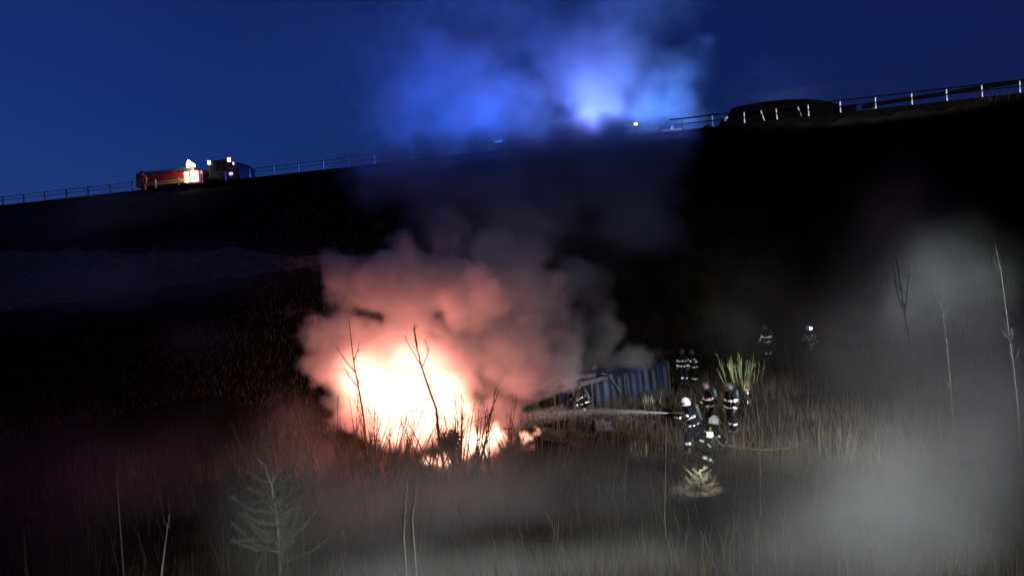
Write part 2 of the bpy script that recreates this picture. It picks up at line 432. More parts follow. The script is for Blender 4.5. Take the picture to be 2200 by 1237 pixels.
def beam(pts, w, t):
    """corrugated barrier sheet swept along a path"""
    prof = [(-.5, 0), (-.38, 1), (-.2, 1), (-.06, 0), (.06, 0), (.2, 1), (.38, 1), (.5, 0)]
    vv = []; ff = []; n = len(prof)
    for i, p in enumerate(pts):
        wi = w[i] if isinstance(w, list) else w
        for side in (0, 1):
            for (h, o_) in prof:
                vv.append(tuple(Vector(p) + Vector((RN.x, RN.y, 0)) * (o_ * t + (0.012 if side else 0)) + Vector((0, 0, h * wi))))
    for i in range(len(pts) - 1):
        for side in (0, 1):
            for k in range(n - 1):
                a = i * 2 * n + side * n + k
                q = (a, a + 1, a + 2 * n + 1, a + 2 * n)
                ff.append(q if side else q[::-1])
    return vv, ff
def rail_pt(px, py, back): return at(px, py, road_pt(s_at(px), back, 0).y)
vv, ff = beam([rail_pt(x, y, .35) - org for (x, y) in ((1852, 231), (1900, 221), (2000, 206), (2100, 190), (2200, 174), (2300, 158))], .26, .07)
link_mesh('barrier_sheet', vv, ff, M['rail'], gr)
# dark estate van parked behind the rail: only its roof, pillars and windows stand above the edge
BK = 1.0; W_ = 1.75
van = empty('dark_van', road_pt(s_at(1690), BK + W_ / 2, ROAD_Z + .004)); vo = van.location.copy()
back = Vector((-RN.x, -RN.y, 0)) * W_
def vp(px, py): return rail_pt(px, py, BK) - vo
rt = [vp(*q) for q in ((1566, 246), (1573, 233), (1600, 226), (1640, 219), (1690, 214), (1730, 213), (1765, 216), (1800, 224), (1828, 234))]
rb = [vp(*q) for q in ((1569, 250), (1577, 242), (1602, 238), (1642, 235), (1690, 233), (1730, 233), (1765, 236), (1798, 240), (1826, 243))]
vv = []; ff = []
for a, b in zip(rt, rb): vv += [tuple(b), tuple(a), tuple(a + back * .12 + Vector((0, 0, .05))), tuple(a + back * .88 + Vector((0, 0, .05))), tuple(a + back), tuple(b + back)]
for k in range(len(rt) - 1):
    for m_ in range(6): ff.append((k * 6 + m_, k * 6 + (m_ + 1) % 6, (k + 1) * 6 + (m_ + 1) % 6, (k + 1) * 6 + m_))
ff += [(5, 4, 3, 2, 1, 0), tuple(len(vv) - 6 + q for q in range(6))]
link_mesh('roof', vv, ff, M['vanblack'], van)
s0, s1 = s_at(1553), s_at(1850)
lo_ = [road_pt(s0, BK, ROAD_Z + .35) - vo, road_pt(s1, BK, ROAD_Z + .35) - vo]; up_ = [road_pt(s0, BK, ROAD_Z + .86) - vo, road_pt(s1, BK, ROAD_Z + .92) - vo]
vv = [lo_[0], lo_[1], up_[1], up_[0]]; vv = [tuple(q) for q in vv] + [tuple(q + back) for q in vv]
link_mesh('body', vv, [(0, 1, 2, 3), (7, 6, 5, 4), (0, 4, 5, 1), (1, 5, 6, 2), (2, 6, 7, 3), (3, 7, 4, 0)], M['vanblack'], van)
for far in (0, 1):
    o_ = back * far
    for (x0, y0, x1, y1, r_, m_) in ((1573, 240, 1560, 285, .05, 'vanblack'), (1634, 236, 1646, 270, .045, 'galv' if not far else 'vanblack'), (1714, 230, 1725, 258, .045, 'galv' if not far else 'vanblack'), (1800, 236, 1808, 248, .04, 'galv' if not far else 'vanblack'), (1824, 238, 1846, 252, .05, 'vanblack')):
        a = vp(x0, y0) + o_; b = vp(x1, y1) + o_
        MB().tube([a, a + (b - a) * .7], r_, 8).tube([a + (b - a) * .78, b], [r_, r_ * 1.5], 8).build('pillar', M[m_], van, smooth=True)
    for (xa, ya, xb, yb, xc, yc, xd, yd) in ((1578, 243, 1633, 236, 1644, 266, 1564, 280), (1638, 236, 1713, 233, 1723, 256, 1648, 266), (1718, 233, 1798, 240, 1806, 248, 1727, 256)):
        q = [tuple(vp(*z_) + o_ + back * (.01 - .02 * far)) for z_ in ((xa, ya), (xb, yb), (xc, yc), (xd, yd))]
        link_mesh('side_window', q, [(0, 1, 2, 3)], M['tint'], van)
a = vp(1559, 257) - back * .08
MB().tube([a + Vector((-.08, 0, -.09)), a, a + Vector((.12, 0, .13))], [.05, .10, .06], 8).build('wing_mirror', M['galv'], van, smooth=True)
for (s_, y_) in ((s0 - .9 * 0 + .9, 0.12), (s1 - 1.0, 0.12)):
    for f_ in (.1, .9):
        q = road_pt(s_, BK, ROAD_Z) - vo + back * f_
        w_ = MB().lathe([(.2, -.1), (.32, -.1), (.34, -.05), (.34, .05), (.32, .1), (.2, .1)], 18, 'Y', q + Vector((0, 0, .34))).build('wheel', M['rubber'], van)
tag(van, 'dark unlit van parked behind the steel guard rail', 'van')

# left guard rail: a low barrier with short posts
gl = empty('crash_barrier', road_pt(s_at(300), 0, DECK_Z - 0.05)); org = gl.location.copy()
s = s_at(860); k = 0
while s < s_at(-60):
    p = road_pt(s, 0, DECK_Z - .05) - org
    MB().box(p + Vector((0, 0, .36)), (.09, .07, .72), Matrix.Rotation(math.atan2(RD.y, RD.x), 3, 'Z')).build('post', M['galv'], gl)
    s += 1.9
for zz in (.36, .62):
    MB().tube([road_pt(s_at(880) + (s_at(-80) - s_at(880)) * i / 12, -.06, DECK_Z + zz) - org for i in range(13)], .025, 6).build('wire_rope', M['galv'], gl, smooth=True)
tag(gl, 'low wire rope barrier with short posts beside the red rescue truck', 'crash barrier')

# ------------------------------------------------------------------ emergency vehicles on the road
def wheel(parent, x, y, r, w):
    t = MB().lathe([(r * .55, -w / 2), (r * .95, -w / 2), (r, -w * .35), (r, w * .35), (r * .95, w / 2), (r * .55, w / 2)], 20, 'Y', (x, y, r)).build('wheel', M['rubber'], parent, smooth=False)
    MB().lathe([(r * .5, -w * .42), (r * .55, -w * .3), (r * .55, w * .3), (r * .5, w * .42)], 16, 'Y', (x, y, r)).build('rim', M['rim'], t)
def rescue_truck(name, loc, rz, L=6.4, H=2.9, body=None, cabm=None, beacons=(), cl=2.0):
    """x runs from tail (-L/2) to nose (+L/2); y = sides"""
    t = empty(name, loc, rz); W = 2.3; r = .45
    MB().box((0, 0, .55), (L - .3, 1.2, .28)).build('chassis', M['dark'], t)
    bl = L - cl
    MB().box((-L / 2 + bl / 2, 0, .75 + (H - .75) / 2), (bl - .06, W, H - .75)).build('body', body, t, bevel=.06)
    x0 = L / 2 - cl
    c = link_mesh('cab', [(x0, -W / 2, .6), (L / 2, -W / 2, .6), (L / 2, -W / 2, 1.5), (L / 2 - .35, -W / 2 + .05, H - .25), (x0, -W / 2 + .05, H - .2),
                          (x0, W / 2, .6), (L / 2, W / 2, .6), (L / 2, W / 2, 1.5), (L / 2 - .35, W / 2 - .05, H - .25), (x0, W / 2 - .05, H - .2)],
                  [(0, 1, 2, 3, 4), (9, 8, 7, 6, 5), (0, 5, 6, 1), (1, 6, 7, 2), (2, 7, 8, 3), (3, 8, 9, 4), (4, 9, 5, 0)], cabm or body, t)
    for sgn in (-1, 1):
        y = sgn * (W / 2 + .004)
        w = MB(); w.box((L / 2 - cl * .55, y - sgn * .03, 1.6 + (H - 2.0) * .4), (cl * .5, .03, (H - 1.3) * .4)); w.build('side_window', M['glass'], c)
        for k in range(3):
            sx = -L / 2 + .35 + bl / 3 * (k + .42)
            sh = MB().box((sx, sgn * (W / 2 + .012), 1.72), (bl / 3 - .14, .03, H - 1.5)).build('shutter', M['shutter'] if body is not M['dark'] else M['dark'], t)
            MB().box((sx, sgn * (W / 2 + .04), 1.72 - (H - 1.5) / 2 + .06), (bl / 3 - .3, .03, .04)).build('handle', M['dark'], sh)
        MB().box((-L / 2 + bl / 2, sgn * (W / 2 + .01), .93), (bl - .1, .025, .28)).build('reflective_panel', M['yellow'] if body is not M['dark'] else M['dark'], t)
        for x in (-L / 2 + 1.1, L / 2 - 1.0): wheel(t, x, sgn * (W / 2 - .17), r, .3)
    mx = Matrix.Rotation(0, 3, 'Y')
    link_mesh('windscreen', [(L / 2 + .005, -W / 2 + .15, 1.52), (L / 2 + .005, W / 2 - .15, 1.52), (L / 2 - .32, W / 2 - .2, H - .33), (L / 2 - .32, -W / 2 + .2, H - .33)], [(0, 1, 2, 3)], M['glass'], c)
    for (bx, by) in beacons:
        b = MB().lathe([(.10, 0), (.12, .05)], 12, 'Z', (bx, by, H - .02)).build('beacon', M['dark'], t)
        MB().lathe([(.10, .05), (.10, .16), (.06, .21)], 12, 'Z', (bx, by, H - .02)).build('beacon_lens', M['lamp_blue'], b, smooth=True)
    return t
RZ = math.atan2(RD.y, RD.x)       # along the road, pointing left
def veh_at(px, back):
    s_ = s_at(px)
    # walk back so the sight line still passes over this point
    e = road_pt(s_, 0, 0); d = Vector((e.x, e.y)) / e.y
    q = Vector((e.x, e.y)) + d * (back / abs((-RN).dot(d)))
    return Vector((q.x, q.y, ROAD_Z + .004))
t1 = rescue_truck('rescue_truck', veh_at(384, 2.6), RZ + math.pi, L=5.7, H=1.85, body=M['red'], cl=.8)
tag(t1, 'long red rescue truck with a brightly lit open locker', 'rescue truck')
fx = 1.95
lk = MB().box((fx, -1.24, 1.12), (1.15, .06, .80)).build('lit_locker', M['lamp_warm'], t1)
lk['label'] = 'brightly lit open equipment locker'
MB().box((fx - .08, -1.28, 1.12), (.10, .05, .82)).build('locker_divider', M['red'], lk)
MB().box((fx - .52, -1.28, 1.12), (.04, .05, .82)).build('locker_divider', M['red'], lk)
wl = link_mesh('work_lamp', [(fx - .35, -1.20, 1.86), (fx + .28, -1.20, 1.86), (fx + .28, -1.20, 2.05), (fx + .1, -1.20, 2.16), (fx - .22, -1.20, 2.42), (fx - .33, -1.20, 2.14),
                             (fx - .35, -1.05, 1.86), (fx + .28, -1.05, 1.86), (fx + .28, -1.05, 2.05), (fx + .1, -1.05, 2.16), (fx - .22, -1.05, 2.42), (fx - .33, -1.05, 2.14)],
               [(0, 1, 2, 3, 4, 5), (11, 10, 9, 8, 7, 6)] + [(i, i + 6, (i + 1) % 6 + 6, (i + 1) % 6) for i in range(6)], M['lamp_white'], t1)
lamp('locker_light', 'POINT', t1.matrix_basis @ Vector((fx, -1.9, 1.5)), 30, (1.0, .75, .45), .2)
t2 = rescue_truck('crew_van', veh_at(500, 2.6), RZ + math.pi, L=2.5, H=2.15, body=M['dark'], cabm=M['dark'], cl=.9)
tag(t2, 'dark crew van with white roof lamps beside the red truck', 'van')
for (lx, lz, m_, sz) in ((-1.1, 2.02, 'lamp_white', (.18, .12, .26)), (.55, 2.06, 'lamp_white', (.20, .12, .28)), (.62, 1.0, 'lamp_purple', (.26, .1, .20)), (.88, 1.75, 'lamp_purple', (.08, .1, .20))):
    MB().box((lx, -1.22, lz), sz).build('lamp', M[m_], t2, bevel=.03)
MB().box((.75, -1.22, 1.40), (.7, .03, .10)).build('side_stripe', M['shutter'], t2)
mp = MB().tube([(0, 0, 0), (0, 0, .75)], .05, 8).build('marker_post', mat_plain('white_plastic', (.8, .8, .8), .5, .05, 3), None, smooth=True)
q = veh_at(538, .5); mp.location = q; tag(mp, 'white delineator post standing just past the dark van', 'marker post')

t3 = rescue_truck('fire_engine', veh_at(1175, 10.5), RZ + math.pi, L=8.2, H=2.75, body=M['red'], beacons=((-3.6, -.8), (-3.6, .8), (3.0, -.8), (3.0, .8)))
tag(t3, 'fire engine with blue beacons veiled by smoke on the road', 'fire engine')
t4 = rescue_truck('ambulance', veh_at(1400, 10.5), RZ + math.pi, L=5.2, H=2.5, body=mat_plain('white_paint', (.7, .7, .7), .4, .05, 2), beacons=((1.6, -.6), (1.6, .6)))
tag(t4, 'white ambulance with blue beacons veiled by the edge of the smoke', 'ambulance')
# second unseen flood, added to brighten the rail posts with a wide, shallow beam
rl = lamp('fill_flood', 'SPOT', FILL_POS + Vector((0, 0, .4)), 30000, (1.0, .99, .97), .12, target=road_pt(s_at(1890), 0, DECK_Z + .55), spot=4.5, blend=.5)
rl.scale = (7.5, 1, 1)
hl = empty('tripod_floodlight', veh_at(1367, .5))
for k in range(3):
    a = k * 2.1; MB().tube([(math.cos(a) * .35, math.sin(a) * .35, 0), (0, 0, .8)], .015, 6).build('leg', M['dark'], hl)
MB().tube([(0, 0, .75), (0, 0, 1.0)], .02, 6).build('mast', M['dark'], hl)
hd = MB().box((0, -.03, 1.1), (.26, .1, .18)).build('lamp_head', M['dark'], hl)
MB().box((0, -.09, 1.1), (.20, .01, .13)).build('lens', M['lamp_white'], hd)
tag(hl, 'small white floodlight on a tripod at the road edge', 'floodlight')
# ------------------------------------------------------------------ wrecked lorry
M['tarp'] = mat_plain('blue_tarpaulin', (0.0028, 0.006, 0.019), 0.6, 0.8, 1.0)
M['burnt'] = mat_plain('burnt_steel', (0.05, 0.035, 0.03), 0.8, 0.6, 3, metal=.2)
M['mauve'] = mat_plain('scorched_aluminium', (0.085, 0.07, 0.075), 0.55, 0.5, 2.5, metal=.5)
T0 = at(1082, 882, 31.0); T1 = at(1436, 780, 38.0)               # near upper edge, nose to tail
ax = Vector((T1.x - T0.x, T1.y - T0.y, 0)); TL = ax.length
lorry = empty('wrecked_lorry', (T0.x, T0.y, 0.0), math.atan2(ax.y, ax.x))
z0, z1 = T0.z, T1.z
def top(x): return z0 + (z1 - z0) * x / TL + 0.22 * math.sin(x / TL * math.pi)
# local: x nose->tail, y away from viewer (+), near face y = 0
xf, xe = TL * .50, TL
n = 56; vv = []; ff = []
random.seed(11)
for i in range(n + 1):
    x = xf + (xe - xf) * i / n
    rib = .05 * math.sin(i * 1.25) + .03 * math.sin(i * .37 + 1)
    sag = .10 * math.sin(i * .45 + 2) * .5
    zt = top(x) + sag * .6
    ring = [(x, -.02 + rib, -.45), (x, -.04 + rib * 1.5, .35), (x, rib, zt - .25), (x, .08 + rib * .4, zt - .05), (x, .35, zt + .05 + rib * .5), (x, 1.25, zt + .10 + rib), (x, 2.15, zt + .02), (x, 2.42, zt - .2), (x, 2.45, -.45)]
    vv += ring
m_ = 9
for i in range(n):
    for k in range(m_ - 1):
        a = i * m_ + k; ff.append((a, a + m_, a + m_ + 1, a + 1))
tp = link_mesh('tarpaulin', vv, ff, M['tarp'], lorry, smooth=True)
sd = tp.modifiers.new('thick', 'SOLIDIFY'); sd.thickness = .012
for i in range(9):
    x = xf + .3 + (xe - xf - .5) * i / 8
    MB().tube([(x, -.09, -.2), (x, -.10, .5), (x, -.06, top(x) - .18)], .02, 6).build('tension_strap', M['dark'], tp)
# tail doors
MB().box((xe + .03, 1.2, top(xe) / 2 - .1), (.06, 2.4, top(xe) + .45)).build('tail_door', M['burnt'], lorry, bevel=.02)
# open burnt frame of the front half
MB().tube([(-.3, .0, top(0) - .14), (1.8, 0, top(1.8) - .02), (3.6, 0, top(3.6) + .03), (xf + 1.2, .02, top(xf) + .02)], [.13, .15, .15, .12], 4).build('roof_rail', M['mauve'], lorry)
MB().tube([(0, 2.3, top(0) - .3), (3, 2.35, top(3) - .15), (xf, 2.35, top(xf))], .09, 4).build('roof_rail', M['burnt'], lorry)
MB().tube([(2.6, .05, top(2.6) + .12), (3.2, .1, top(3.2) + .32), (4.6, .15, top(4.6) + .30), (xf + .3, .2, top(xf) + .18)], [.04, .12, .14, .10], 4).build('torn_side_board', M['mauve'], lorry)
for x in (.5, 1.7, 2.9, 4.1, 5.3):
    MB().tube([(x, .05, -.4), (x + .05, .06, top(x) - .1)], .05, 5).build('side_post', M['burnt'], lorry)
    MB().tube([(x, .05, top(x) - .05), (x, 1.2, top(x) + .12), (x, 2.3, top(x) - .08)], .035, 5).build('roof_bow', M['burnt'], lorry)
MB().box((xf * .5, 1.2, .12), (xf + .4, 2.3, .16)).build('floor', M['burnt'], lorry)
fl = []
for k in range(3):
    MB().box((xf * .5, .03, .05 + k * .26), (xf - .2, .04, .20)).build('drop_side_board', M['burnt'], lorry)
# bent hoop at mid length
hx = TL * .56
MB().tube([(hx - .3, -.12, top(hx) + .22), (hx + .1, -.16, top(hx) + .12), (hx + .45, -.2, top(hx) - .25), (hx + .75, -.24, top(hx) - .75), (hx + .95, -.26, top(hx) - 1.1)], .03, 6).build('bent_hoop', M['mauve'], lorry, smooth=True)
# burnt cab, crushed, and wheels
c = link_mesh('cab', [(-2.3, -.1, -.4), (-.1, -.15, -.4), (-.05, -.1, top(0) - .35), (-.7, .0, top(0) - .30), (-1.7, .2, top(0) - .75), (-2.4, .1, .1),
                      (-2.2, 2.3, -.4), (-.1, 2.4, -.4), (-.1, 2.3, top(0) - .2), (-.8, 2.2, top(0) - .25), (-1.8, 2.1, top(0) - .6), (-2.35, 2.2, .2)],
              [(5, 4, 3, 2, 1, 0), (6, 7, 8, 9, 10, 11)] + [(i, (i + 1) % 6, (i + 1) % 6 + 6, i + 6) for i in range(6)], M['burnt'], lorry)
c.modifiers.new('b', 'BEVEL').width = .07
MB().box((-1.1, -.06, top(0) - .75), (.7, .05, .32)).build('side_window', M['glass'], c)
def lwheel(x, y, z, r, w, tilt=0.0):
    mm = Matrix.Rotation(tilt, 3, 'Z') @ Matrix.Rotation(.15, 3, 'X')
    t = MB().lathe([(r * .55, -w / 2), (r * .94, -w / 2), (r, -w * .3), (r, w * .3), (r * .94, w / 2), (r * .55, w / 2)], 22, 'Y', (x, y, z), mm).build('wheel', M['rubber'], lorry)
    MB().lathe([(r * .2, -w * .45), (r * .52, -w * .42), (r * .56, -w * .2), (r * .56, w * .4)], 16, 'Y', (x, y, z), mm).build('rim', M['burnt'], t)
lwheel(-.55, -.35, .30, .50, .32, .35)
for x in (TL * .70, TL * .80, TL * .90): lwheel(x, -.22, .0, .5, .3)
tag(lorry, 'overturned burnt lorry with a blue tarpaulin over its rear half', 'lorry')

# torn pieces thrown off the wreck
random.seed(8)
for k, (px, py, Y, sz) in enumerate(((1130, 935, 27.5, .7), (1185, 905, 29, .9), (1255, 905, 29, .6), (1300, 900, 30, .8), (1345, 885, 31.5, .7), (1420, 880, 33, .6), (1225, 930, 27, .5), (1390, 905, 30, .5))):
    p = at(px, py, Y); p.z = ground_z(p.x, p.y) + .12
    vv = []; ff = []; nn = 4
    for a in range(nn + 1):
        for b in range(nn + 1):
            vv.append(((a / nn - .5) * sz * 1.5 + random.uniform(-.08, .08), (b / nn - .5) * sz + random.uniform(-.08, .08), random.uniform(-.08, .08) + .12 * math.sin(a * 1.3 + k)))
    for a in range(nn):
        for b in range(nn):
            if random.random() > .15: q = a * (nn + 1) + b; ff.append((q, q + 1, q + nn + 2, q + nn + 1))
    d = link_mesh('debris_panel', vv, ff, M['burnt'] if k % 3 else M['mauve']); d.location = p; d.rotation_euler = (random.uniform(-.6, .6), random.uniform(-.5, .5), random.uniform(0, 3))
    d.modifiers.new('t', 'SOLIDIFY').thickness = .015
    tag(d, 'crumpled sheet metal lying in the grass beside the wreck', 'debris', 'debris thrown off the lorry')
# ------------------------------------------------------------------ people
M['gear'] = mat_plain('turnout_gear', (0.007, 0.007, 0.009), 0.85, 0.4, 8, spec=.1)
M['gear_green'] = mat_plain('olive_turnout_gear', (0.03, 0.036, 0.024), 0.8, 0.3, 8, spec=.1)
M['strip'] = mat_plain('reflective_strip', (0.92, 0.95, 0.93), 0.5, 0.06, 30, metal=.2)
M['helmet'] = mat_plain('helmet_shell', (0.62, 0.68, 0.66), 0.3, 0.1, 10)
M['helmet_dark'] = mat_plain('dark_helmet_shell', (0.05, 0.038, 0.038), 0.45, 0.3, 10)
M['visor'] = mat_plain('visor', (0.02, 0.02, 0.02), 0.12, 0.1, 2)
M['tank'] = mat_plain('air_cylinder_paint', (0.025, 0.03, 0.03), 0.4, 0.3, 6)
M['skin'] = mat_plain('skin', (0.22, 0.13, 0.09), 0.6, 0.1, 20)
M['boot'] = mat_plain('boot_rubber', (0.02, 0.02, 0.02), 0.6, 0.2, 6)
M['glove'] = mat_plain('glove_leather', (0.10, 0.08, 0.05), 0.8, 0.2, 10)
M['orange'] = mat_plain('orange_jacket', (0.75, 0.16, 0.04), 0.7, 0.15, 8)

def pose(kind):
    P = {'pelvis': Vector((0, 0, .95))}
    lean = 0.0; la = la2 = ra = ra2 = None
    leg = {'l': [(.03, .12, .52), (-.02, .13, .11)], 'r': [(.03, -.12, .52), (0, -.13, .11)]}
    arm = {'l': [(.02, .10, -.29), (.12, .10, -.52)], 'r': [(.02, -.10, -.29), (.12, -.08, -.52)]}
    hl = .0
    if kind == 'hose':
        lean = 14; arm = {'l': [(.16, .05, -.24), (.42, -.06, -.20)], 'r': [(-.02, -.12, -.26), (.22, -.02, -.34)]}
        leg = {'l': [(.26, .13, .53), (.26, .15, .11)], 'r': [(-.06, -.12, .50), (-.30, -.14, .12)]}
    elif kind == 'walk':
        lean = 6; arm = {'l': [(-.08, .08, -.28), (.02, .10, -.53)], 'r': [(.12, -.08, -.27), (.32, -.05, -.44)]}
        leg = {'l': [(.20, .11, .55), (.26, .12, .12)], 'r': [(-.05, -.11, .50), (-.32, -.12, .16)]}
    elif kind == 'bend':
        lean = 46; P['pelvis'] = Vector((-.12, 0, .84)); arm = {'l': [(.10, .10, -.27), (.24, .02, -.50)], 'r': [(.14, -.10, -.25), (.34, -.02, -.42)]}
        leg = {'l': [(.18, .15, .50), (.02, .17, .11)], 'r': [(.14, -.15, .48), (-.16, -.17, .11)]}
    elif kind == 'crouch':
        lean = 26; P['pelvis'] = Vector((-.18, 0, .46)); arm = {'l': [(.16, .08, -.22), (.40, .0, -.26)], 'r': [(.14, -.08, -.24), (.36, -.02, -.34)]}
        leg = {'l': [(.26, .17, .56), (.06, .18, .11)], 'r': [(.16, -.18, .16), (-.26, -.18, .12)]}
    elif kind == 'point':
        lean = 4; arm = {'l': [(.20, .10, -.18), (.45, .06, -.10)], 'r': [(.0, -.12, -.28), (.10, -.10, -.52)]}
    pv = P['pelvis']; rot = Matrix.Rotation(R(lean), 3, 'Y')
    up = lambda x, y, z: pv + rot @ Vector((x, y, z))
    P['belly'] = up(0, 0, .17); P['chest'] = up(.01, 0, .38); P['neckbase'] = up(0, 0, .53); P['neck'] = up(.02, 0, .59)
    hd = Matrix.Rotation(R(lean * .35), 3, 'Y')
    P['head'] = P['neck'] + hd @ Vector((.03, 0, .11)); P['crown'] = P['head'] + hd @ Vector((.0, 0, .09)); P['headrot'] = hd; P['rot'] = rot
    for s, sg in (('l', 1), ('r', -1)):
        P['collar' + s] = up(0, .10 * sg, .49); P['sh' + s] = up(0, .20 * sg, .47)
        P['el' + s] = P['sh' + s] + Vector(arm[s][0]); P['wr' + s] = P['sh' + s] + Vector(arm[s][1])
        P['hip' + s] = pv + Vector((0, .11 * sg, -.06))
        P['kn' + s] = Vector(leg[s][0]); P['an' + s] = Vector(leg[s][1])
    return P
RAD = {'pelvis': .17, 'belly': .17, 'chest': .19, 'neckbase': .12, 'neck': .07, 'head': .105, 'crown': .075, 'collar': .12, 'sh': .105, 'el': .075, 'wr': .06, 'hip': .125, 'kn': .095, 'an': .075}
BODY_CACHE = {}
def body_mesh(kind):
    if kind in BODY_CACHE: return BODY_CACHE[kind]
    P = pose(kind); names = ['pelvis', 'belly', 'chest', 'neckbase', 'neck', 'head', 'crown']
    ed = [(0, 1), (1, 2), (2, 3), (3, 4), (4, 5), (5, 6)]
    for s in 'lr':
        b = len(names); names += ['collar' + s, 'sh' + s, 'el' + s, 'wr' + s]; ed += [(2, b), (b, b + 1), (b + 1, b + 2), (b + 2, b + 3)]
        b = len(names); names += ['hip' + s, 'kn' + s, 'an' + s]; ed += [(0, b), (b, b + 1), (b + 1, b + 2)]
    me = bpy.data.meshes.new('body_skeleton'); me.from_pydata([P[n_] for n_ in names], ed, [])
    o = bpy.data.objects.new('body_skeleton', me); C.objects.link(o)
    md = o.modifiers.new('skin', 'SKIN'); md.use_smooth_shade = True
    sv = me.skin_vertices[0].data
    for i, n_ in enumerate(names):
        r = RAD.get(n_, RAD.get(n_[:-1])); sv[i].radius = (r * 1.12, r * 1.12); sv[i].use_root = (i == 0)
    ms = o.modifiers.new('sub', 'SUBSURF'); ms.levels = 2; ms.render_levels = 2
    dg = bpy.context.evaluated_depsgraph_get(); dg.update()
    res = bpy.data.meshes.new_from_object(o.evaluated_get(dg)); res.name = 'body_' + kind
    bpy.data.objects.remove(o); 
    BODY_CACHE[kind] = (res, P); return BODY_CACHE[kind]
STRIP_CACHE = {}
def strip_meshes(kind):
    if kind in STRIP_CACHE: return STRIP_CACHE[kind]
    me, P = body_mesh(kind)
    bands = [('belly', 'chest', .45, .065, .36), ('pelvis', 'belly', .0, .055, .30)]
    for s in 'lr': bands += [('sh' + s, 'el' + s, .62, .06, .16), ('el' + s, 'wr' + s, .68, .06, .13), ('kn' + s, 'an' + s, .45, .08, .18)]
    out = []
    for (a, b, t, w, rad) in bands:
        A = P[a]; B = P[b]; dr = (B - A).normalized(); c_ = A + (B - A) * t
        bm = bmesh.new(); bm.from_mesh(me)
        bmesh.ops.bisect_plane(bm, geom=bm.verts[:] + bm.edges[:] + bm.faces[:], plane_co=c_ - dr * w / 2, plane_no=dr, clear_inner=True)
        bmesh.ops.bisect_plane(bm, geom=bm.verts[:] + bm.edges[:] + bm.faces[:], plane_co=c_ + dr * w / 2, plane_no=dr, clear_outer=True)
        dl = [v for v in bm.verts if (v.co - c_).length > rad]
        bmesh.ops.delete(bm, geom=dl, context='VERTS')
        # sectors cut out of each band so it reads as broken glints
        u_ = dr.orthogonal().normalized(); w_ = dr.cross(u_); ph = random.uniform(0, 6.28); gone = []
        for f in bm.faces:
            q = f.calc_center_median() - c_; an = math.atan2(q.dot(w_), q.dot(u_))
            if math.sin(an * 3 + ph) + .7 * math.sin(an * 7 + ph * 2.3) > .45: gone.append(f)
        if len(gone) < len(bm.faces): bmesh.ops.delete(bm, geom=gone, context='FACES')
        bm.normal_update()
        for v in bm.verts: v.co += v.normal * .008
        m2 = bpy.data.meshes.new('reflective_strip'); bm.to_mesh(m2); bm.free()
        for p in m2.polygons: p.use_smooth = True
        if len(m2.polygons): out.append(m2)
    STRIP_CACHE[kind] = out; return out
def mesh_child(name, me, mat, parent, mx=None):
    o = bpy.data.objects.new(name, me); C.objects.link(o); o.parent = parent
    if not me.materials: me.materials.append(None)
    o.material_slots[0].link = 'OBJECT'; o.material_slots[0].material = mat
    if mx is not None: o.matrix_local = mx
    return o
def proto(mb, nm):
    me = bpy.data.meshes.new(nm); me.from_pydata(mb.v, [], mb.f); me.update()
    for p in me.polygons: p.use_smooth = True
    return me
hm = MB().lathe([(.152, -.07), (.160, -.05), (.156, .0), (.145, .06), (.110, .115), (.06, .145), (.01, .155)], 20)
hm.tube([(-.14, 0, .06), (-.08, 0, .14), (0, 0, .175), (.08, 0, .15), (.14, 0, .07)], .018, 6)
HELMET = proto(hm, 'helmet')
VISOR = proto(MB().lathe([(.13, -.10), (.162, -.02), (.165, .02), (.155, .05)], 10, 'Z'), 'visor')
FLAP = proto(MB().lathe([(.15, -.16), (.155, -.10), (.15, -.05)], 14), 'neck_flap')
TANK = proto(MB().lathe([(.03, -.30), (.075, -.26), (.085, -.2), (.085, .2), (.07, .26), (.025, .30), (.02, .34)], 14), 'air_cylinder')
gl_ = MB().tube([(0, 0, 0), (0, 0, -.05), (0, 0, -.10)], [.036, .046, .040], 8)
for k, (yy, ln_) in enumerate(((-.030, .065), (-.010, .078), (.010, .074), (.030, .058))):
    gl_.tube([(0, yy, -.09), (.008, yy, -.09 - ln_ * .5), (.03, yy, -.09 - ln_)], [.013, .012, .009], 6)
gl_.tube([(.01, -.035, -.03), (.03, -.06, -.065), (.045, -.058, -.10)], [.015, .014, .010], 6)
GLOVE = proto(gl_, 'glove')
BOOT = proto(MB().tube([(-.01, 0, .20), (-.01, 0, .10), (.01, 0, .05), (.08, 0, .035), (.17, 0, .03)], [.078, .078, .075, .062, .045], 10), 'boot')
FACE = proto(MB().tube([(.05, 0, .05), (.095, 0, .02), (.115, 0, -.01), (.10, 0, -.05), (.07, 0, -.09)], [.05, .06, .05, .05, .035], 10).tube([(.14, 0, -.005), (.155, 0, -.03)], [.012, .02], 6), 'face')

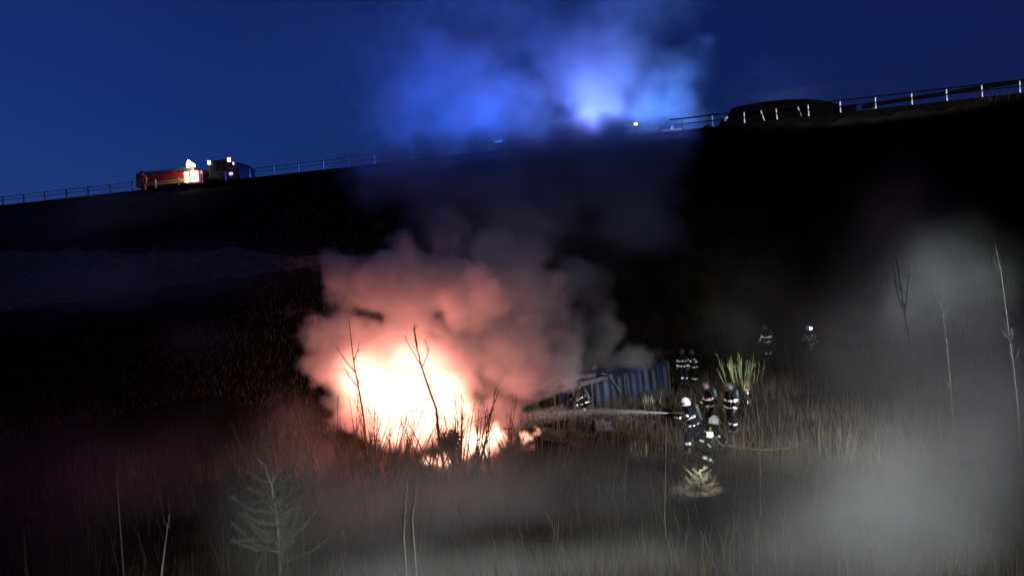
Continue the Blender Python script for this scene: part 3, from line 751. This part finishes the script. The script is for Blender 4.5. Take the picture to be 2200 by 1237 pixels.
def person(label, group, head_px, Y, kind, facing, helmet='helmet', gear='gear', tank=True, sink=None, strips=True):
    """stands so that the head is where the photo shows it; facing = heading in degrees (0 = to the right, 90 = away)"""
    me, P = body_mesh(kind)
    hp = at(head_px[0], head_px[1], Y)
    rot = Matrix.Rotation(R(facing), 4, 'Z')
    off = rot @ P['head']
    root = empty('person', (hp.x - off.x, hp.y - off.y, hp.z - off.z), R(facing))
    tag(root, label, 'person', group)
    b = mesh_child('body', me, M[gear], root)
    if strips:
        for m2 in strip_meshes(kind): mesh_child('reflective_strip', m2, M['strip'], root)['kind'] = 'stuff'
    hr = P['headrot'].to_4x4()
    hmx = Matrix.Translation(P['head'] + P['headrot'] @ Vector((0, 0, .04))) @ hr
    ho = mesh_child('helmet', HELMET, M[helmet], root, hmx)
    mesh_child('face', FACE, M['skin'], root, Matrix.Translation(P['head']) @ hr)
    mesh_child('neck_flap', FLAP, M[gear], ho)
    vm_ = Matrix.Translation(Vector((.03, 0, .0))); mesh_child('visor', VISOR, M['visor'], ho, vm_ @ Matrix.Diagonal((.9, .9, .8, 1)))
    if tank:
        mesh_child('air_cylinder', TANK, M['tank'], root, Matrix.Translation(P['chest'] + P['rot'] @ Vector((-.27, 0, -.05))) @ P['rot'].to_4x4())
    for s in 'lr':
        d = (P['wr' + s] - P['el' + s]).normalized()
        q = Vector((0, 0, -1)).rotation_difference(d).to_matrix().to_4x4()
        mesh_child('glove', GLOVE, M['glove'], root, Matrix.Translation(P['wr' + s] - d * .02) @ q @ (Matrix.Diagonal((1, -1, 1, 1)) if s == 'l' else Matrix.Identity(4)))
        mesh_child('boot', BOOT, M['boot'], root, Matrix.Translation(Vector((P['an' + s].x, P['an' + s].y, P['an' + s].z - .11))))
    return root
CREW = 'fire crew around the wreck'
people = [
    person('firefighter aiming the water jet, in a pale helmet with air cylinder', CREW, (1474, 868), 25, 'hose', 178),
    person('firefighter bent over a torch in olive gear with bright bands', CREW, (1533, 908), 21.8, 'bend', 28, gear='gear_green'),
    person('firefighter in dull dark helmet standing just below the lit pale bush', CREW, (1567, 835), 28, 'stand', 200, helmet='helmet_dark'),
    person('firefighter walking between the hose crew and the lit bush', CREW, (1516, 833), 29.5, 'walk', 170, helmet='helmet_dark'),
    person('firefighter at the lorry tail, standing closer to the blue tarpaulin', CREW, (1465, 757), 38.6, 'stand', 230, helmet='helmet_dark', tank=False),
    person('firefighter at the lorry tail, standing closer to the lit bush', CREW, (1486, 759), 38.6, 'point', 200, helmet='helmet_dark', tank=False),
    person('firefighter standing sideways just beyond the lit pale bush', CREW, (1643, 706), 39.5, 'walk', 190, helmet='helmet_dark'),
    person('firefighter crouching with a bright lamp on the bank beyond everyone', CREW, (1737, 708), 38, 'crouch', 200, tank=False),
    person('firefighter behind the lorry, only helmet and shoulders above its side', CREW, (1277, 792), 37.8, 'stand', 250, helmet='helmet_dark', tank=False),
    person('firefighter crouching in front of the burnt lorry frame', CREW, (1243, 834), 32.6, 'crouch', 140, helmet='helmet_dark'),
]
pl = person('person in an orange jacket standing at the tail of the red truck', None, (306, 381), road_pt(s_at(306), .8, 0).y, 'stand', 260, helmet='helmet_dark', gear='orange', tank=False)
pl.location.z = ROAD_Z + .004

# hand torch of the bending firefighter, its lamp pointing at the grass
tq = at(1524, 932, 21.1)
tgt = at(1503, 1036, 20.9)
th = empty('hand_torch', tq); dirv = (tgt - tq).normalized()
qm = Vector((0, 0, 1)).rotation_difference(dirv).to_matrix()
MB().lathe([(.03, -.20), (.032, -.02), (.055, .02), (.065, .08)], 14, 'Z', m=qm).build('torch_body', M['yellow'], th, smooth=True)
MB().lathe([(.060, .079), (.055, .088)], 14, 'Z', m=qm).build('torch_lens', M['lamp_white'], th)
MB().box((0, -.075, 0), (.16, .03, .12)).build('side_lamp', M['lamp_white'], th, bevel=.02)
tag(th, 'glowing hand torch held low by the bending firefighter', 'torch')
lamp('torch_light', 'SPOT', tq + dirv * .12, 800, (1.0, .97, .82), .03, target=tgt, spot=62, blend=1.0)
# lamp of the crouching firefighter on the bank
kq = at(1741, 705, 37.5)
kl = empty('head_lamp', kq)
MB().lathe([(.05, -.05), (.09, .03)], 12, 'Y').build('lamp_housing', M['dark'], kl)
MB().box((0, -.06, 0), (.14, .02, .12)).build('lamp_lens', M['lamp_white'], kl, bevel=.02)
tag(kl, 'bright lamp shining on the crouching firefighter of the bank', 'lamp')
# lamp added out of sight in the grass to brighten the pale bush
bq = at(1612, 880, 31.0); bq.z = ground_z(bq.x, bq.y)
ln = empty('fill_lamp', bq)
MB().lathe([(.08, 0), (.08, .22), (.05, .26)], 12).build('fill_lamp_body', M['dark'], ln, smooth=True)
MB().tube([(-.06, 0, .26), (0, 0, .36), (.06, 0, .26)], .012, 6).build('handle', M['dark'], ln)
MB().box((0, .085, .15), (.12, .01, .12)).build('lens', M['lamp_white'], ln)
tag(ln, 'lamp added unseen in the grass to brighten the pale bush', 'fill_lamp')
lamp('fill_lamp_light', 'SPOT', bq + Vector((0, .15,   .45)), 700, (.85, 1.0, .72), .05, target=at(1590, 765, 35.6), spot=34, blend=1.0)

# hose and water jet
nz = at(1452, 886, 24.9)
hose = MB().tube([nz + Vector((-.25, 0, 0)), nz, nz + Vector((.35, .02, -.08)), nz + Vector((.9, .15, -.5)), nz + Vector((1.5, .2, -1.25)), nz + Vector((2.6, -.3, -1.38)), nz + Vector((3.6, -.2, -1.42)), nz + Vector((4.6, .8, -1.45))], [.022, .035, .04, .04, .04, .04, .04, .04], 8).build('fire_hose', mat_plain('hose_canvas', (.03, .025, .02), .8, .3, 6), None, smooth=True)
tag(hose, 'pale fire hose running from the nozzle across the ground', 'hose')
import numpy as np
rng = np.random.default_rng(5)
def droplets(name, pts, rad, mat):
    n = len(pts); tet = np.array([(1, 1, 1), (1, -1, -1), (-1, 1, -1), (-1, -1, 1)]) * .6
    V = (pts[:, None, :] + tet[None] * np.array(rad)[:, None, None]).reshape(-1, 3)
    b = np.arange(n)[:, None] * 4
    F = np.concatenate([b + np.array(t) for t in ((0, 1, 2), (0, 3, 1), (0, 2, 3), (1, 3, 2))])
    me = bpy.data.meshes.new(name); me.vertices.add(n * 4); me.vertices.foreach_set('co', V.ravel())
    me.loops.add(len(F) * 3); me.loops.foreach_set('vertex_index', F.ravel().astype(np.int32))
    me.polygons.add(len(F)); me.polygons.foreach_set('loop_start', np.arange(0, len(F) * 3, 3, dtype=np.int32))
    me.polygons.foreach_set('use_smooth', np.ones(len(F), bool))
    me.update(calc_edges=True); me.validate(); me.materials.append(mat)
    o = bpy.data.objects.new(name, me); C.objects.link(o); return o
je = at(1130, 890, 26.0); t = rng.random(9000) ** .8
a_ = np.array(nz + Vector((-.25, 0, 0))); b_ = np.array(je)
pts = a_ + (b_ - a_) * t[:, None]
pts[:, 2] += .28 * np.sin(t * math.pi) * .4
pts += rng.normal(0, 1, (9000, 3)) * (.012 + .10 * t[:, None]) * np.array([1, 1, .9])
pts[:, 2] -= np.abs(rng.normal(0, 1, 9000)) ** 2 * .10 * t
water = mat_plain('water_spray', (.75, .78, .80), .2, .05, 20)
stuff(droplets('water_jet', pts, .004 + .004 * rng.random(9000), water), 'thin jet of water sprayed from the hose towards the lorry', 'water jet')
# ------------------------------------------------------------------ vegetation
M['straw'] = mat_plain('dry_straw', (0.038, 0.030, 0.019), 0.9, 0.45, 1.2, spec=.1)
M['brown'] = mat_plain('dead_brown_grass', (0.17, 0.105, 0.06), 0.9, 0.4, 1.2, spec=.1)
M['green'] = mat_plain('pale_green_grass', (0.30, 0.32, 0.18), 0.85, 0.4, 1.5, spec=.1)
M['bark'] = mat_plain('dark_bark', (0.07, 0.05, 0.035), 0.9, 0.4, 3, spec=.1)
M['palebark'] = mat_plain('pale_bark', (0.15, 0.13, 0.105), 0.85, 0.45, 4, spec=.1)
M['greybark'] = mat_plain('grey_sapling_bark', (0.045, 0.040, 0.033), 0.85, 0.5, 4, spec=.1)
M['weed'] = mat_plain('dead_weed_stalks', (0.06, 0.050, 0.033), 0.9, 0.5, .7, spec=.1)
M['needle'] = mat_plain('spruce_needles', (0.022, 0.024, 0.013), 0.8, 0.4, 6, spec=.15)
def blade_field(name, P, H, Wd, lean, mat):
    """P base points (n,3); each blade is a bent, tapering strip of three faces"""
    n = len(P); ang = rng.random(n) * 2 * math.pi
    side = np.stack([np.cos(ang), np.sin(ang), np.zeros(n)], 1) * Wd[:, None] * .5
    la = rng.random(n) * 2 * math.pi
    ld = np.stack([np.cos(la), np.sin(la), np.zeros(n)], 1) * (lean * H)[:, None]
    up = np.zeros((n, 3)); up[:, 2] = H
    m1 = P + up * .55 + ld * .35; m2 = P + up + ld
    V = np.stack([P - side, P + side, m1 + side * .7, m1 - side * .7, m2], 1).reshape(-1, 3)
    b = np.arange(n)[:, None] * 5
    F = np.concatenate([b + np.array(t) for t in ((0, 1, 2), (0, 2, 3), (3, 2, 4))])
    me = bpy.data.meshes.new(name); me.vertices.add(n * 5); me.vertices.foreach_set('co', V.ravel())
    me.loops.add(len(F) * 3); me.loops.foreach_set('vertex_index', F.ravel().astype(np.int32))
    me.polygons.add(len(F)); me.polygons.foreach_set('loop_start', np.arange(0, len(F) * 3, 3, dtype=np.int32))
    me.update(calc_edges=True); me.validate(); me.materials.append(mat)
    o = bpy.data.objects.new(name, me); C.objects.link(o); return o
def scatter(n, y0, y1, spread=.78, pw=1.0):
    y = y0 + (y1 - y0) * rng.random(n) ** pw
    x = (rng.random(n) * 2 - 1) * spread * y
    z = np.array([ground_z(a, b) for a, b in zip(x, y)])
    return np.stack([x, y, z - .03], 1)
# tall dry grass in clumps over the valley floor and near slope
def clumpy(n, y0, y1, pw=1.0):
    P = scatter(int(n * 2.2), y0, y1, pw=pw)
    k = np.array([mnoise.noise(Vector((p[0] * .35, p[1] * .35, 5.0))) + .5 * mnoise.noise(Vector((p[0] * 1.3, p[1] * 1.3, 1.0))) for p in P])
    P = P[np.argsort(-k + rng.normal(0, .25, len(k)))[:n]]
    return P
P = clumpy(40000, 7, 24, .8); n = len(P)
stuff(blade_field('dry_grass', P, .25 + .75 * rng.random(n) ** 1.8, .004 + .007 * rng.random(n), .10 + .35 * rng.random(n), M['straw']), 'tall dry straw coloured grass on the near slope', 'grass')
P = clumpy(52000, 22, 44, .9); n = len(P)
stuff(blade_field('valley_grass', P, .3 + .8 * rng.random(n) ** 1.6, .008 + .014 * rng.random(n), .12 + .35 * rng.random(n), M['straw']), 'rough dry grass covering the valley floor round the wreck', 'grass')
P = scatter(60000, 34, 60, .85); P = P[P[:, 0] < 1.0]; P = P[[p[2] < DECK_Z - 1.0 for p in P]]; n = len(P)
stuff(blade_field('bank_grass', P,   .12 + .22 * rng.random(n), .03 + .03 * rng.random(n), .1 + .3 * rng.random(n), M['brown']), 'dark rough grass on the embankment slope', 'grass')

_B = None
def branchy(pts, rad, ntw, tl, mb=None, n=5, rnd=random, sub=True):
    """a wandering stem with side twigs"""
    mb = mb or MB(); mb.tube(pts, rad, n)
    tw = MB()
    for k in range(ntw):
        t = rnd.uniform(.35, .97); i = min(int(t * (len(pts) - 1)), len(pts) - 2); f_ = t * (len(pts) - 1) - i
        p = Vector(pts[i]).lerp(Vector(pts[i + 1]), f_); d = (Vector(pts[i + 1]) - Vector(pts[i])).normalized()
        a = rnd.uniform(0, 6.283); o_ = Vector((math.cos(a), math.sin(a) * .7, 0))
        L_ = tl * rnd.uniform(.4, 1.0) * (1.15 - t * .6)
        q1 = p + (d * .75 + o_ * .55).normalized() * L_ * .5; q2 = q1 + (d * .95 + o_ * .25).normalized() * L_ * .5
        r0 = (rad[i] if isinstance(rad, list) else rad) * .55
        tw.tube([p, q1, q2], [r0, r0 * .7, r0 * .35], 4)
        if sub and rnd.random() < .5:
            a = rnd.uniform(0, 6.283); o_ = Vector((math.cos(a), math.sin(a), .8)).normalized()
            tw.tube([q1, q1 + o_ * L_ * .3], [r0 * .5, r0 * .25], 3)
    return mb, tw
def stem_path(base, h, lean, bend, n=7, rnd=random):
    p = Vector(base); out = [p.copy()]; d = Vector((lean[0], lean[1], 1)).normalized()
    for i in range(n - 1):
        d = (d + Vector((rnd.uniform(-bend, bend), rnd.uniform(-bend, bend), .04))).normalized()
        p = p + d * h / (n - 1); out.append(p.copy())
    return out
def shrub(label, px, py, Y, h, nst, spread, r=.030, mat='bark', group='bare shrubs in front of the fire', twn=6, name='bare_shrub'):
    b = at(px, py, Y); z = ground_z(b.x, b.y)
    root = empty(name, (b.x, b.y, z - .05)); rr = random.Random(int(px * 7 + py))
    for k in range(nst):
        o_ = Vector((rr.uniform(-.5, .5), rr.uniform(-.4, .4), 0)) * spread
        hh = h * rr.uniform(.55, 1.0)
        pts = stem_path(o_, hh, (o_.x * .55 + rr.uniform(-.12, .12), rr.uniform(-.12, .12)), .07, rnd=rr)
        rad = [r * (1 - .8 * i / 6) for i in range(7)]
        m1, tw = branchy(pts, rad, twn, hh * .28, rnd=rr)
        st = m1.build('stem', M[mat], root, smooth=True)
        if tw.v: tw.build('twigs', M[mat], st, smooth=True)['kind'] = 'stuff'
    tag(root, label, 'shrub', group); return root
shrub('dense bare shrub whose stems stand before the left of the fire', 800, 1000, 24.0, 3.5, 34, 2.4, r=.024)
shrub('bare shrub with thin upright stems at the fire front', 880, 1000, 23.6, 2.4, 22, 2.0, r=.024)
shrub('bare shrub spreading at the dark left fringe of the glow', 715, 985, 24.5, 3.3, 24, 2.4, r=.024)
shrub('thick twiggy shrub between the big fire and the small one', 975, 1000, 23.8, 2.7, 24, 1.4, r=.032, twn=10)
shrub('bare shrub with stems rising over the small fire', 1045, 1000, 23.8, 2.6, 20, 1.6, r=.024)
shrub('bare shrub right of the small fire before the lorry cab', 1150, 985, 24.5, 2.4, 18, 2.2, r=.024)
shrub('bare shrub before the roof rail of the lorry', 1190, 880, 30.0, 2.2, 12, 1.6, r=.026)
shrub('thin bare shrub below the water jet', 1210, 1000, 23.0, 2.0, 9, 1.8, r=.02)
shrub('bare shrub in the dark far from the glow, beside the spruce', 580, 985, 24.0, 2.6, 12, 2.4, r=.024)
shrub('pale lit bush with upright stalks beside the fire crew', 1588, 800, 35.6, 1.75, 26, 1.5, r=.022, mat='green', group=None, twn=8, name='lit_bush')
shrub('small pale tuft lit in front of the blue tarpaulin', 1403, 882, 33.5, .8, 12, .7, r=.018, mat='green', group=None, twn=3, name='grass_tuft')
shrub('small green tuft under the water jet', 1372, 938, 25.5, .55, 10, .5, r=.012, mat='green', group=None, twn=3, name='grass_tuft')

# dead weeds with side shoots all over the near slope and the fire's edge
rr = random.Random(77); wb = MB()
for k in range(420):
    y_ = 9.5 + 15.5 * rr.random() ** .8; x_ = rr.uniform(-.74, .72) * y_; h_ = rr.uniform(.45, 1.35)
    z_ = ground_z(x_, y_)
    pts = stem_path((x_, y_, z_ - .05), h_, (rr.uniform(-.25, .25), rr.uniform(-.2, .2)), .12, n=5, rnd=rr)
    r_ = rr.uniform(.005, .011) * (1 + y_ / 25)
    m1, tw = branchy(pts, [r_, r_ * .85, r_ * .7, r_ * .5, r_ * .3], rr.randint(2, 7), h_ * .35, mb=wb, n=4, rnd=rr, sub=False)
    b = len(wb.v); wb.v += tw.v; wb.f += [tuple(b + q for q in f_) for f_ in tw.f]
stuff(wb.build('dead_weeds', M['weed'], None), 'brittle dead weeds with side shoots on the near slope', 'weeds')

# dark round bush (a clump of withered leaves) in front of the small fire
def leaf_clump(label, px, py, Y, r, n, mat, name, cat):
    c_ = at(px, py, Y); z = ground_z(c_.x, c_.y); root = empty(name, (c_.x, c_.y, z - .05)); rr = random.Random(int(px))
    hc = c_.z - z
    MB().tube([(0, 0, 0), (.05, 0, hc * .6), (0, 0, hc)], [.04, .03, .015], 6).build('trunk', M['bark'], root)
    mb = MB()
    for k in range(n):
        d = Vector((rr.gauss(0, 1), rr.gauss(0, 1), rr.gauss(0, 1))).normalized() * r * rr.random() ** .45
        d.z *= .85; s_ = rr.uniform(.04, .09); q = Vector((0, 0, hc + .05)) + d
        u = Vector((rr.gauss(0, 1), rr.gauss(0, 1), rr.gauss(0, 1))).normalized() * s_; w = u.orthogonal().normalized() * s_ * .5
        b = len(mb.v); mb.v += [tuple(q - u), tuple(q + w), tuple(q + u), tuple(q - w)]; mb.f.append((b, b + 1, b + 2, b + 3))
    mb.build('crown', mat, root); tag(root, label, cat); return root
leaf_clump('round dark withered bush silhouetted before the small fire', 968, 945, 24.6, .42, 420, M['bark'], 'withered_bush', 'bush')

# traced saplings in front of the fire: wandering trunks with forks
def sapling(name, label, px_pts, Y, r0, forks, mat='bark', tw=5, group=None, depth=.25, rootdown=True, cat='sapling', tl=.6):
    rr = random.Random(int(px_pts[0][0] * 3))
    pts = [at(x, y, Y + depth * rr.uniform(-1, 1) * (i > 0)) for i, (x, y) in enumerate(px_pts)]
    b = pts[0].copy(); gz = ground_z(b.x, b.y)
    if rootdown and b.z > gz: pts = [Vector((b.x, b.y, gz - .05))] + pts
    org = pts[0].copy(); root = empty(name, org)
    pts = [p - org for p in pts]; n = len(pts)
    m1, tws = branchy(pts, [r0 * (1 - .75 * i / (n - 1)) for i in range(n)], tw, tl, n=7, rnd=rr)
    m1.build('trunk', M[mat], root, smooth=True)
    if tws.v: tws.build('twigs', M[mat], root, smooth=True)['kind'] = 'stuff'
    for fk in forks:
        fp = [at(x, y, Y + rr.uniform(-.2, .2)) - org for (x, y) in fk]; k = len(fp)
        m2, t2_ = branchy(fp, [r0 * .5 * (1 - .65 * i / (k - 1)) for i in range(k)], 3, .4, n=5, rnd=rr)
        br = m2.build('branch', M[mat], root, smooth=True)
        if t2_.v: t2_.build('twigs', M[mat], br, smooth=True)['kind'] = 'stuff'
    tag(root, label, cat, group); return root
sapling('bare_sapling', 'thin bare sapling standing before the left edge of the fire', [(782, 900), (770, 830), (762, 790), (756, 745), (750, 690)], 25.2, .042,
        [[(764, 800), (745, 778), (732, 760), (722, 745)], [(760, 775), (768, 755), (772, 735)], [(768, 830), (748, 805), (738, 790)]])
sapling('bare_sapling', 'forked bare sapling leaning across the middle of the fire', [(938, 880), (920, 830), (905, 785), (895, 745), (888, 705)], 25.0, .045,
        [[(905, 785), (890, 760), (878, 740), (870, 720)], [(907, 788), (918, 765), (921, 750), (912, 728)], [(897, 748), (892, 715), (890, 695)]])
sapling('bare_sapling', 'crooked bare sapling between the fire and the lorry nose', [(1030, 960), (1048, 905), (1052, 890), (1062, 865), (1072, 838)], 25.6, .042,
        [[(1052, 892), (1035, 898), (1018, 906)], [(1062, 865), (1061, 848), (1066, 835)]])
sapling('broken_stump', 'short dark broken stick standing in the small fire', [(1052, 1010), (1044, 985), (1036, 955), (1034, 948)], 24.4, .07, [], tw=0, cat='stick')

# pale saplings standing in the drifting smoke
sapling('pale_sapling', 'tall pale sapling forked at the top in the drifting smoke', [(2004, 1200), (1985, 1010), (1970, 910), (1963, 820), (1955, 740), (1945, 680), (1938, 640), (1928, 570), (1918, 530)], 17.0, .024,
        [[(1938, 660), (1928, 630), (1922, 590), (1918, 555)], [(1941, 668), (1948, 645), (1950, 610), (1956, 585)]], mat='greybark', tw=12)
sapling('pale_sapling', 'slimmer pale sapling without a fork beside the forked one', [(2055, 1000), (2048, 905), (2043, 840), (2034, 740), (2026, 680), (2016, 600)], 17.6, .018, [[(2024, 670), (2010, 640), (2004, 610)]], mat='greybark', tw=10)
sapling('pale_sapling', 'dim pale sapling at the dark end of the smoke bank', [(2185, 860), (2178, 790), (2168, 720), (2158, 640), (2150, 580), (2138, 525)], 18.5, .016, [], mat='greybark', tw=10)
for (lab, pp, Y, r0) in (('thin dark stem rising below the water jet', [(1428, 1110), (1430, 1000), (1432, 900)], 17, .018), ('thin stem with a broken tip on the near slope by the lit twigs', [(1634, 1035), (1632, 960), (1630, 900), (1624, 850)], 20, .02),
                         ('pale cut stalk, taller of two on the near slope', [(868, 1150), (872, 1085), (876, 1042)], 13, .016), ('pale cut stalk, shorter of two on the near slope', [(886, 1110), (892, 1080), (896, 1052)], 13, .016),
                         ('leaning pale stick in the dark grass near the spruce', [(347, 1237), (355, 1170), (364, 1104)], 10.2, .022), ('crooked grey stem in the dark grass', [(255, 1085), (251, 1030), (258, 985), (254, 960)], 13, .016),
                         ('stub of pale branch low in the dark grass', [(50, 1140), (68, 1110), (76, 1090)], 11, .022)):
    sapling('dry_stalk', lab, pp, Y, r0, [], mat='palebark', tw=2, cat='stalk', depth=.05, tl=.25)

def spruce(label, px, py_top, Y, h, nb, r=.7, lit=False, seed=1):
    tp_ = at(px, py_top, Y); base = tp_ - Vector((0, 0, h)); rr = random.Random(seed)
    root = empty('spruce_sapling', base)
    MB().tube([(0, 0, 0), (.02, 0, h * .5), (-.02, 0, h * .8), (0, 0, h)], [.030, .022, .012, .005], 7).build('trunk', M['bark'], root, smooth=True)
    for k in range(nb):
        t = .12 + .80 * (k + rr.uniform(-1.5, 1.5)) / nb; t = max(.08, t); z = h * t; L_ = r * (1.08 - t) ** .7 * rr.uniform(.35, 1.35) + .06; a = k * 2.4 + rr.uniform(-.6, .6)
        d = Vector((math.cos(a), math.sin(a), 0))
        pts = [Vector((0, 0, z)), Vector((0, 0, z + L_ * .12)) + d * L_ * .5, Vector((0, 0, z + L_ * rr.uniform(.2, .7))) + d * L_]
        br = MB().tube(pts, [.010, .008, .004], 5).build('branch', M['bark'], root, smooth=True)
        nb_ = MB()
        for i in range(int(240 * L_ / .5)):
            tt = rr.uniform(.15, 1.0); p = pts[0].lerp(pts[1], tt * 2) if tt < .5 else pts[1].lerp(pts[2], tt * 2 - 1)
            dd = Vector((rr.gauss(0, 1), rr.gauss(0, 1), rr.gauss(.5, .7))).normalized() + d * .5
            q = p + dd.normalized() * rr.uniform(.04, .09); w = dd.orthogonal().normalized() * .004
            b = len(nb_.v); nb_.v += [tuple(p - w), tuple(p + w), tuple(q)]; nb_.f.append((b, b + 1, b + 2))
        nb_.build('needles', M['needle'], br)['kind'] = 'stuff'
    tag(root, label, 'spruce'); return root
spruce('young spruce with spreading upturned branches on the near slope', 586, 1012, 10.5, 1.45, 40, .78, seed=21)
spruce('small spruce lit bright yellow by the hand torch', 1503, 1010, 20.9, .62, 22, .62, seed=5)
spruce('tiny dark spruce beside the small fire', 1092, 912, 25.4, 1.3, 14, .4, seed=9)
leader = sapling('spruce_leader', 'bare crooked leader shoot growing out of the young spruce', [(586, 1075), (585, 1045), (575, 1020), (570, 1000), (553, 985)], 10.45, .012, [[(585, 1045), (588, 1028)]], mat='palebark', tw=0, rootdown=False, depth=.02, cat='twig')
